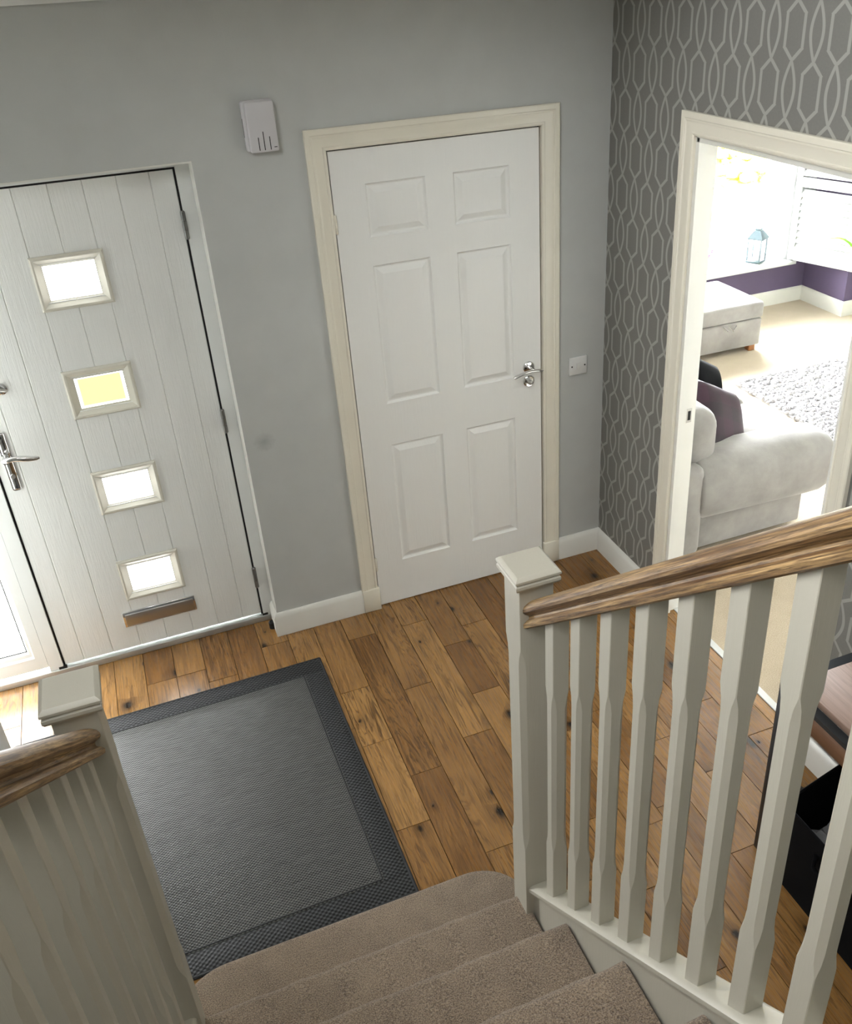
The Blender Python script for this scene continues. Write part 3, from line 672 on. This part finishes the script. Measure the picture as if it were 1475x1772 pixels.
# white box on the table
wb_ = empty('white_box', (-0.12, -1.87, TZ), 'small white box standing on the console table', 'box')
mt = Matrix.Translation((-0.062, -1.872, TZ)) @ Matrix.Rotation(0.0, 4, 'Z')
box('carton', -0.05, 0.03, -0.16, 0.115, 0.001, 0.028, 'ceramic', wb_, 0.003, 2, mtx=mt)
box('lid', -0.052, 0.032, -0.162, 0.117, 0.0275, 0.05, 'ceramic', wb_, 0.003, 2, mtx=mt)

# ================================================================== LIVING ROOM
LX0, LX1, LYF, LYB, LZ = 0.085, 5.2, 2.02, -2.6, 2.45
struct(box('floor', 0.07, LX1, LYB, 2.6, -0.12, 0.0, 'beige'), 'beige carpet of the living room')
struct(boxes('ceiling', [(LX0, LX1, LYB, 2.95, LZ, LZ + 0.1)], 'white_wall'), 'white living room ceiling')
struct(box('wall_living_end', LX1, LX1 + 0.15, LYB, LYF + 0.2, 0, LZ, 'white_wall'))
struct(box('wall_living_rear', LX0, LX1, LYB - 0.15, LYB, 0, LZ, 'white_wall'))
struct(box('wall_living_side', -0.06, LX0, 0.25, LYF + 0.2, 0, LZ, 'white_wall'))
BX0, BX1, BY = 0.55, 3.25, 2.5
# walls of the bay
struct(boxes('wall_bay', [(BX1, LX1, LYF, LYF + 0.2, 0, LZ), (BX1, BX1 + 0.2, LYF + 0.2, 2.9, 0, LZ), (LX0, BX0, LYF, LYF + 0.2, 0, LZ), (BX0 - 0.2, BX0, LYF + 0.2, 2.9, 0, LZ), (BX0, BX1, BY, 2.8, 0, 0.33),
                         (BX0, 0.8, BY, 2.8, 0.33, LZ), (3.12, BX1, BY + 0.03, 2.8, 0.33, LZ), (0.8, 3.10, BY, 2.8, 2.15, LZ)], 'purple'), 'purple painted bay window wall')
tag(skirting('baseboard_bay', [(4.9, LYF), (BX1, LYF), (BX1, BY), (BX0, BY), (BX0, LYF), (LX0, LYF)], 0.115, 0.018), 'white skirting board around the bay')
# window board and white post beside the window
struct(boxes('trim_12', [(3.02, BX1, BY, BY + 0.03, 0.363, LZ), (3.085, 3.12, BY + 0.03, 2.70, 0.363, LZ)], 'upvc'), 'white post beside the bay window')
struct(box('trim_11', 0.7, 3.095, 2.42, 2.70, 0.331, 0.362, 'upvc', bev=0.006), 'white window board of the bay window')
w1 = empty('window_1', (1.95, 2.74, 0.36), 'white framed bay window with bright daylight', kind='structure')
bars = [(0.8, 3.10, 2.70, 2.77, 0.362, 0.43), (0.8, 3.10, 2.70, 2.77, 2.08, 2.15), (0.8, 0.87, 2.70, 2.77, 0.43, 2.08), (2.98, 3.10, 2.70, 2.77, 0.43, 2.08)]
for b in bars: box('window_frame', *b, 'upvc', w1, 0.006)
for xm in (1.55, 2.26): box('mullion', xm - 0.035, xm + 0.035, 2.70, 2.77, 0.43, 2.08, 'upvc', w1, 0.006)
for a, b in ((0.87, 1.515), (1.585, 2.225), (2.295, 2.98)):
    box('transom', a, b, 2.705, 2.765, 1.03, 1.09, 'upvc', w1, 0.005)
    box('window_pane', a, b, 2.735, 2.739, 0.43, 1.03, 'glass', w1); box('window_pane', a, b, 2.735, 2.739, 1.09, 2.08, 'glass', w1)
# plantation shutter leaf swung into the room
hx0, hy0 = 3.045, 2.47; ang = math.atan2(1.95 - hy0, 3.225 - hx0); wS = 0.56
sm = Matrix.Translation((hx0, hy0, 0.37)) @ Matrix.Rotation(ang, 4, 'Z')
sh = empty('shutter_panel', (hx0, hy0, 0.37), 'white louvred plantation shutter leaf swung open in the bay', 'shutter')
hS = 1.62
for a, b in ((0.0, 0.05), (wS - 0.05, wS)): box('stile', a, b, -0.014, 0.014, 0, hS, 'upvc', sh, 0.003, 1, mtx=sm)
for a, b in ((0.0, 0.09), (0.56, 0.63), (hS - 0.09, hS)): box('rail', 0.05, wS - 0.05, -0.013, 0.013, a, b, 'upvc', sh, 0.003, 1, mtx=sm)
zs = [0.09 + 0.05 * (k + 0.5) for k in range(9)] + [0.645 + 0.05 * (k + 0.5) for k in range(17)]
for z in zs:
    m2 = sm @ Matrix.Translation((wS / 2, 0, z)) @ Matrix.Rotation(math.radians(58), 4, 'X')
    box('louvre', -wS / 2 + 0.052, wS / 2 - 0.052, -0.029, 0.029, -0.0045, 0.0045, 'upvc', sh, 0.003, 1, mtx=m2)
box('tilt_rod', wS - 0.075, wS - 0.066, -0.042, -0.034, 0.12, 0.53, 'upvc', sh, 0.002, 1, mtx=sm)
for z in [0.09 + 0.05 * (k + 0.5) for k in range(9)]: box('louvre_pin', 0.047, 0.056, -0.020, -0.0145, z - 0.006, z + 0.006, 'steel', sh, mtx=sm)
# lantern
lc = Vector((2.80, 2.55, 0.362)); lw = 0.052
la = empty('lantern', lc, 'metal candle lantern with pitched grey roof on the window board', 'lantern', rz=0.5)
rm = Matrix.Translation(lc) @ Matrix.Rotation(0.5, 4, 'Z')
box('base', -lw - 0.006, lw + 0.006, -lw - 0.006, lw + 0.006, 0.0, 0.014, 'lead', la, 0.002, 1, mtx=rm)
for a in (-1, 1):
    for b in (-1, 1): box('post', a * lw - 0.004, a * lw + 0.004, b * lw - 0.004, b * lw + 0.004, 0.014, 0.185, 'lead', la, mtx=rm)
for q in range(4):
    bm = bmesh.new(); mq = rm @ Matrix.Rotation(q * PI / 2, 4, 'Z')
    bm.faces.new([bm.verts.new(mq @ Vector(p)) for p in ((-lw + 0.005, lw, 0.016), (lw - 0.005, lw, 0.016), (lw - 0.005, lw, 0.183), (-lw + 0.005, lw, 0.183))])
    link('side_glass', bm, 'glass', la)
bm = bmesh.new(); ring_loft(bm, [[rm @ Vector((a * h, b * h, z)) for a, b in ((-1, -1), (1, -1), (1, 1), (-1, 1))] for h, z in ((0.062, 0.183), (0.062, 0.192), (0.028, 0.245), (0.022, 0.248), (0.022, 0.262), (0.003, 0.270))])
link('roof', bm, 'lead', la)
bm = bmesh.new(); tube_bm(bm, [rm @ Vector((0.022 * math.cos(t), 0, 0.285 + 0.02 * math.sin(t))) for t in [2 * PI * k / 16 for k in range(17)]], 0.0022, 6); link('ring_handle', bm, 'lead', la, smooth=True)
lathe('candle', [(0.025, 0.0), (0.025, 0.07), (0.022, 0.074), (0.0, 0.072)], lc + Vector((0, 0, 0.0142)), (0, 0, 1), 'ceramic', la, 16)
# little vase with pink flowers
fc = Vector((2.36, 2.56, 0.362))
fv = empty('flower_vase', fc, 'small white vase of pink flowers on the window board', 'vase')
lathe('vase', [(0.02, 0.0), (0.028, 0.02), (0.024, 0.05), (0.013, 0.07), (0.016, 0.08), (0.012, 0.08), (0.009, 0.07)], fc, (0, 0, 1), 'ceramic', fv, 16)
for k, (dx, dy, dz) in enumerate(((-0.02, -0.01, 0.13), (0.005, 0.01, 0.105), (0.022, -0.01, 0.145))):
    st = tube('stem', [fc + Vector((0, 0, 0.06)), fc + Vector((dx * 0.5, dy * 0.5, 0.06 + dz * 0.3)), fc + Vector((dx, dy, dz))], 0.0016, 'leaf', fv, 6)
    bm = bmesh.new()
    for q in range(5):
        mq = Matrix.Translation(fc + Vector((dx, dy, dz))) @ Matrix.Rotation(q * 2 * PI / 5, 4, 'Y') @ Matrix.Translation((0.009, 0, 0)) @ Matrix.Diagonal((1.0, 0.4, 0.75, 1))
        bmesh.ops.create_icosphere(bm, subdivisions=1, radius=0.009, matrix=mq)
    link('blossom', bm, 'pink', st, smooth=True)
# ---- upholstery
def soft(name, x0, x1, y0, y1, z0, z1, r, mat, par, seg=5, puff=0.0, mtx=None):
    bm = bmesh.new(); bbox(bm, x0, x1, y0, y1, z0, z1, r, seg)
    if puff:
        bmesh.ops.subdivide_edges(bm, edges=[e for e in bm.edges if e.calc_length() > 0.12], cuts=6, use_grid_fill=True)
        for v in bm.verts:
            u = 1 - abs((v.co.x - (x0 + x1) / 2) / ((x1 - x0) / 2)) ** 2; w = 1 - abs((v.co.y - (y0 + y1) / 2) / ((y1 - y0) / 2)) ** 2
            if v.co.z > (z0 + z1) / 2: v.co.z += puff * max(0, u) * max(0, w)
    if mtx is not None:
        for v in bm.verts: v.co = mtx @ v.co
    return link(name, bm, mat, par, smooth=True, auto=1.2)
so = empty('sofa', (0.6, 0.5, 0), 'silver grey velvet sofa with padded arm seen through the doorway', 'sofa')
soft('body', 0.33, 1.06, -0.20, 1.55, 0.06, 0.30, 0.03, 'velvet', so)
soft('back_frame', 0.12, 0.37, -0.33, 1.68, 0.04, 0.52, 0.045, 'velvet', so)
for a, b in ((-0.265, -0.06), (1.44, 1.65)):
    soft('arm_panel', 0.34, 0.99, a, b, 0.035, 0.27, 0.012, 'velvet', so)
    s = -1 if a < 0 else 1
    # padded roll: fat rounded cross-section, swept along x with closed rounded front
    bm = bmesh.new(); yc = (a + b) / 2 - 0.035 * (1 if a < 0 else -1); zc = 0.375; n = 24; rings = []
    for t in [0, 0.02, 0.06, 0.12] + [0.12 + 0.66 * k / 6 for k in range(1, 7)] + [0.9, 0.96, 0.99, 1.0]:
        x = 0.345 + (1.115 - 0.345) * t; sc = 1.0 if t < 0.85 else math.sqrt(max(0.02, 1 - ((t - 0.85) / 0.155) ** 2)) * 0.35 + 0.65
        if t < 0.05: sc = 0.9 + 2 * t
        drop = -0.04 * t
        rings.append([Vector((x, yc + 0.155 * sc * math.copysign(abs(math.cos(q)) ** 0.75, math.cos(q)), zc + drop * 0.6 + 0.165 * sc * math.copysign(abs(math.sin(q)) ** 0.7, math.sin(q)))) for q in [2 * PI * k / n for k in range(n)]])
    ring_loft(bm, rings); ao = link('arm_roll', bm, 'velvet', so, smooth=True, auto=1.3)
for a, b in ((-0.045, 0.33), (0.34, 0.90), (0.91, 1.44)): soft('seat_cushion', 0.36, 1.085, a, b, 0.30, 0.435, 0.045, 'velvet', so, 5, 0.018)
for a, b in ((-0.27, 0.33), (0.34, 0.90), (0.91, 1.60)): soft('back_cushion', 0.25, 0.485, a, b, 0.455, 0.755, 0.10, 'velvet', so, 6)
for x, y in ((0.4, -0.20), (0.93, -0.12), (1.0, 0.1), (0.4, 1.5), (0.93, 1.5)): box('foot', x - 0.025, x + 0.025, y - 0.025, y + 0.025, 0.0, 0.064, 'blackmetal', so)
def pillow(name, size, thick, loc, rot, mat, label, cat):
    n = 18; bm = bmesh.new()
    def surf(sg):
        return [[None] * (n + 1) for _ in range(n + 1)]
    T, Bt = surf(1), surf(-1)
    for i in range(n + 1):
        for j in range(n + 1):
            u, v = -1 + 2 * i / n, -1 + 2 * j / n
            pinch = 1 - 0.10 * (1 - u * u) * (abs(v) ** 3) * 0 - 0.07 * (1 - (u * u)) * abs(v) ** 2; pinch2 = 1 - 0.07 * (1 - v * v) * abs(u) ** 2
            h = thick * ((1 - u ** 4) * (1 - v ** 4)) ** 0.55
            x, y = u * size / 2 * pinch2, v * size / 2 * pinch
            T[i][j] = bm.verts.new((x, y, h / 2)); edge = i in (0, n) or j in (0, n)
            Bt[i][j] = T[i][j] if edge else bm.verts.new((x, y, -h / 2))
    for i in range(n):
        for j in range(n):
            bm.faces.new((T[i][j], T[i + 1][j], T[i + 1][j + 1], T[i][j + 1])); bm.faces.new((Bt[i][j], Bt[i][j + 1], Bt[i + 1][j + 1], Bt[i + 1][j]))
    o = link(name, bm, mat, None, smooth=True, auto=2.5); o.location = loc; o.rotation_euler = rot
    return tag(o, label, cat)
def facing(n, up):
    z = Vector(n).normalized(); y = (Vector(up) - z * Vector(up).dot(z)).normalized(); x = y.cross(z)
    return Matrix((x, y, z)).transposed().to_euler()
pillow('scatter_cushion', 0.385, 0.15, (0.645, -0.005, 0.535), facing((0.5, -0.72, 0.42), (0.42, 0.35, 0.9)), 'plum', 'plum checked scatter cushion on the silver sofa', 'cushion')
pillow('scatter_cushion', 0.40, 0.14, (0.72, 0.27, 0.565), facing((0.5, -0.72, 0.42), (0.45, 0.35, 0.9)), 'blackvelvet', 'black velvet scatter cushion behind the plum one', 'cushion')
# ---- ottoman
ot = empty('storage_ottoman', (1.9, 2.0, 0), 'silver velvet storage ottoman with wooden feet under the bay window', 'ottoman')
ox0, ox1, oy0, oy1 = 1.52, 2.27, 1.745, 2.30
soft('base', ox0, ox1, oy0, oy1, 0.045, 0.245, 0.012, 'velvet', ot, 3)
soft('lid', ox0 - 0.006, ox1 + 0.006, oy0 - 0.008, oy1 + 0.006, 0.249, 0.365, 0.022, 'velvet', ot, 4, 0.022)
for x in (ox0 + 0.05, ox1 - 0.05):
    for y in (oy0 + 0.04, oy1 - 0.04): box('foot', x - 0.025, x + 0.025, y - 0.025, y + 0.025, 0.0, 0.05, 'legwood', ot, 0.002, 1)
bm = bmesh.new()
for a, b in ((1.935, 1.995), (1.985, 2.045)):
    tube_bm(bm, [(a, oy0 - 0.012, 0.238), ((a + b) / 2, oy0 - 0.022, 0.205 if a < 1.95 else 0.2), (b, oy0 - 0.014, 0.19 if a < 1.95 else 0.228)], [0.006, 0.012, 0.006], 8, 0.5)
link('pull_tab', bm, 'velvet', ot, smooth=True)
# ---- shaggy living room rug
sr = empty('shag_rug', (2.6, 0.4, 0), 'pale grey shaggy pebble rug on the beige carpet', 'rug')
box('backing', 1.75, 3.6, -1.0, 1.30, 0.001, 0.012, 'shag', sr)
rr = random.Random(11); verts = []; faces = []
octa = [(1, 0, 0), (0.5, 0.86, 0), (-0.5, 0.86, 0), (-1, 0, 0), (-0.5, -0.86, 0), (0.5, -0.86, 0)]
y = -0.95
while y < 1.30:
    x = 1.76
    while x < 3.0:
        px, py = x + rr.uniform(-0.012, 0.012), y + rr.uniform(-0.012, 0.012); r = rr.uniform(0.012, 0.019); h = rr.uniform(0.022, 0.034); a = rr.uniform(0, PI); el = rr.uniform(1.0, 1.6)
        b = len(verts)
        for zz, s in ((0.010, 0.8), (h * 0.65, 1.0), (h, 0.45)):
            for q in octa:
                cx, cy = q[0] * r * s * el, q[1] * r * s
                verts.append((px + cx * math.cos(a) - cy * math.sin(a), py + cx * math.sin(a) + cy * math.cos(a), zz))
        for l in range(2):
            for q in range(6): faces.append((b + l * 6 + q, b + l * 6 + (q + 1) % 6, b + l * 6 + 6 + (q + 1) % 6, b + l * 6 + 6 + q))
        faces.append(tuple(b + 12 + q for q in range(6)))
        x += 0.034
    y += 0.034
me = bpy.data.meshes.new('pile'); me.from_pydata(verts, [], faces); me.materials.append(M['shag'])
po = bpy.data.objects.new('pile', me); C.objects.link(po); po.parent = sr; po.matrix_parent_inverse = wm(sr).inverted(); tag(po, kind='stuff')
# ---- strappy houseplant whose leaf tip reaches into view
pc = Vector((3.05, 1.45, 0.0))
pp = empty('potted_plant', pc, 'green strappy leaved plant at the right of the bay', 'plant')
lathe('pot', [(0.10, 0.0), (0.13, 0.24), (0.14, 0.27), (0.125, 0.27), (0.115, 0.22), (0.0, 0.22)], pc, (0, 0, 1), 'ceramic', pp, 24)
def blade(name, base, tip, w, arch, par):
    bm = bmesh.new(); n = 12; b, t = Vector(base), Vector(tip); d = (t - b); side = d.cross(Vector((0, 0, 1))).normalized(); rings = []
    for k in range(n + 1):
        s = k / n; p = b + d * s + Vector((0, 0, arch * math.sin(PI * s))); ww = w * (math.sin(PI * min(0.97, 0.12 + s * 0.86)) ** 0.8) + 0.0008
        nrm = Vector((0, 0, 0.0016)); rings.append([p - side * ww, p - nrm - Vector((0, 0, ww * 0.35)), p + side * ww, p + nrm - Vector((0, 0, ww * 0.25))])
    ring_loft(bm, rings); return link(name, bm, 'leaf', par, smooth=True)
LEAF_TIP = (2.66, 1.5, 0.80)
blade('leaf', pc + Vector((0, 0, 0.22)), LEAF_TIP, 0.018, 0.12, pp)
for k in range(9):
    a = k * 2 * PI / 9 + 0.4; L_ = 0.30 + 0.12 * (k % 3)
    if math.cos(a) < -0.3: L_ *= 0.5
    blade('leaf', pc + Vector((0.02 * math.cos(a), 0.02 * math.sin(a), 0.22)), pc + Vector((L_ * math.cos(a), L_ * math.sin(a), 0.45 + 0.1 * (k % 4))), 0.017, 0.2, pp)
# ---- yellow flowering shrub in the garden
yc = Vector((5.15, 6.0, -0.3 - 0.85)); bm = bmesh.new(); rr = random.Random(9)
for k in range(420):
    a, b, r = rr.uniform(0, 2 * PI), rr.uniform(-0.6, PI / 2), rr.uniform(0.2, 0.42)
    p = yc + Vector((r * math.cos(a) * math.cos(b) * 1.2, r * math.sin(a) * math.cos(b), 1.4 + 0.65 * r * math.sin(b)))
    bmesh.ops.create_icosphere(bm, subdivisions=1, radius=rr.uniform(0.05, 0.11), matrix=Matrix.Translation(p) @ Matrix.Diagonal((1, 1, 0.7, 1)))
sh_ = empty('flowering_shrub', yc, 'yellow flowering shrub outside the bay window', 'shrub')
link('blossom', bm, 'yellow', sh_)
tube('stem', [yc + Vector((0, 0, -0.6)), yc + Vector((0.02, 0, 0.5)), yc + Vector((0, 0, 1.3))], [0.05, 0.04, 0.03], 'legwood', sh_, 8)
struct(box('ground', -6, 14, 2.9, 16, -0.7, -0.3, 'skirt'), 'pale paved ground outside the house')

# ================================================================== unseen window added behind the viewer to light the stairwell
w3 = empty('added_window', (-2.68, -2.9, 2.9), 'added frosted window lighting the stairwell from behind the viewer', kind='structure')
box('window_pane', -2.680, -2.670, -3.6, -2.2, 2.9, 4.3, 'landing', w3)
for b in ((-3.66, -2.14, 2.84, 2.9), (-3.66, -2.14, 4.3, 4.36), (-3.66, -3.6, 2.9, 4.3), (-2.2, -2.14, 2.9, 4.3), (-2.93, -2.87, 2.9, 4.3)):
    box('window_frame', -2.683, -2.645, b[0], b[1], b[2], b[3], 'upvc', w3)
# ================================================================== unseen lamp added as weak fill (above and behind the viewer)
lm = empty('added_lamp', (-1.25, -2.9, H2), 'added round white fill lamp over the stairwell', 'lamp')
lathe('added_lamp_shade', [(0.19, -0.002), (0.22, -0.03), (0.22, -0.07), (0.17, -0.10), (0.0, -0.11)], (-1.25, -2.9, H2), (0, 0, 1), 'lamp', lm, 32)
l = bpy.data.lights.new('added_lamp_light', 'AREA'); l.shape = 'DISK'; l.size = 0.45; l.energy = ADDED_LAMP_W; l.color = (1, 0.96, 0.9)
lo = bpy.data.objects.new('added_lamp_light', l); C.objects.link(lo); lo.location = (-1.25, -2.9, H2 - 0.13); lo.parent = lm; lo.matrix_parent_inverse = wm(lm).inverted()
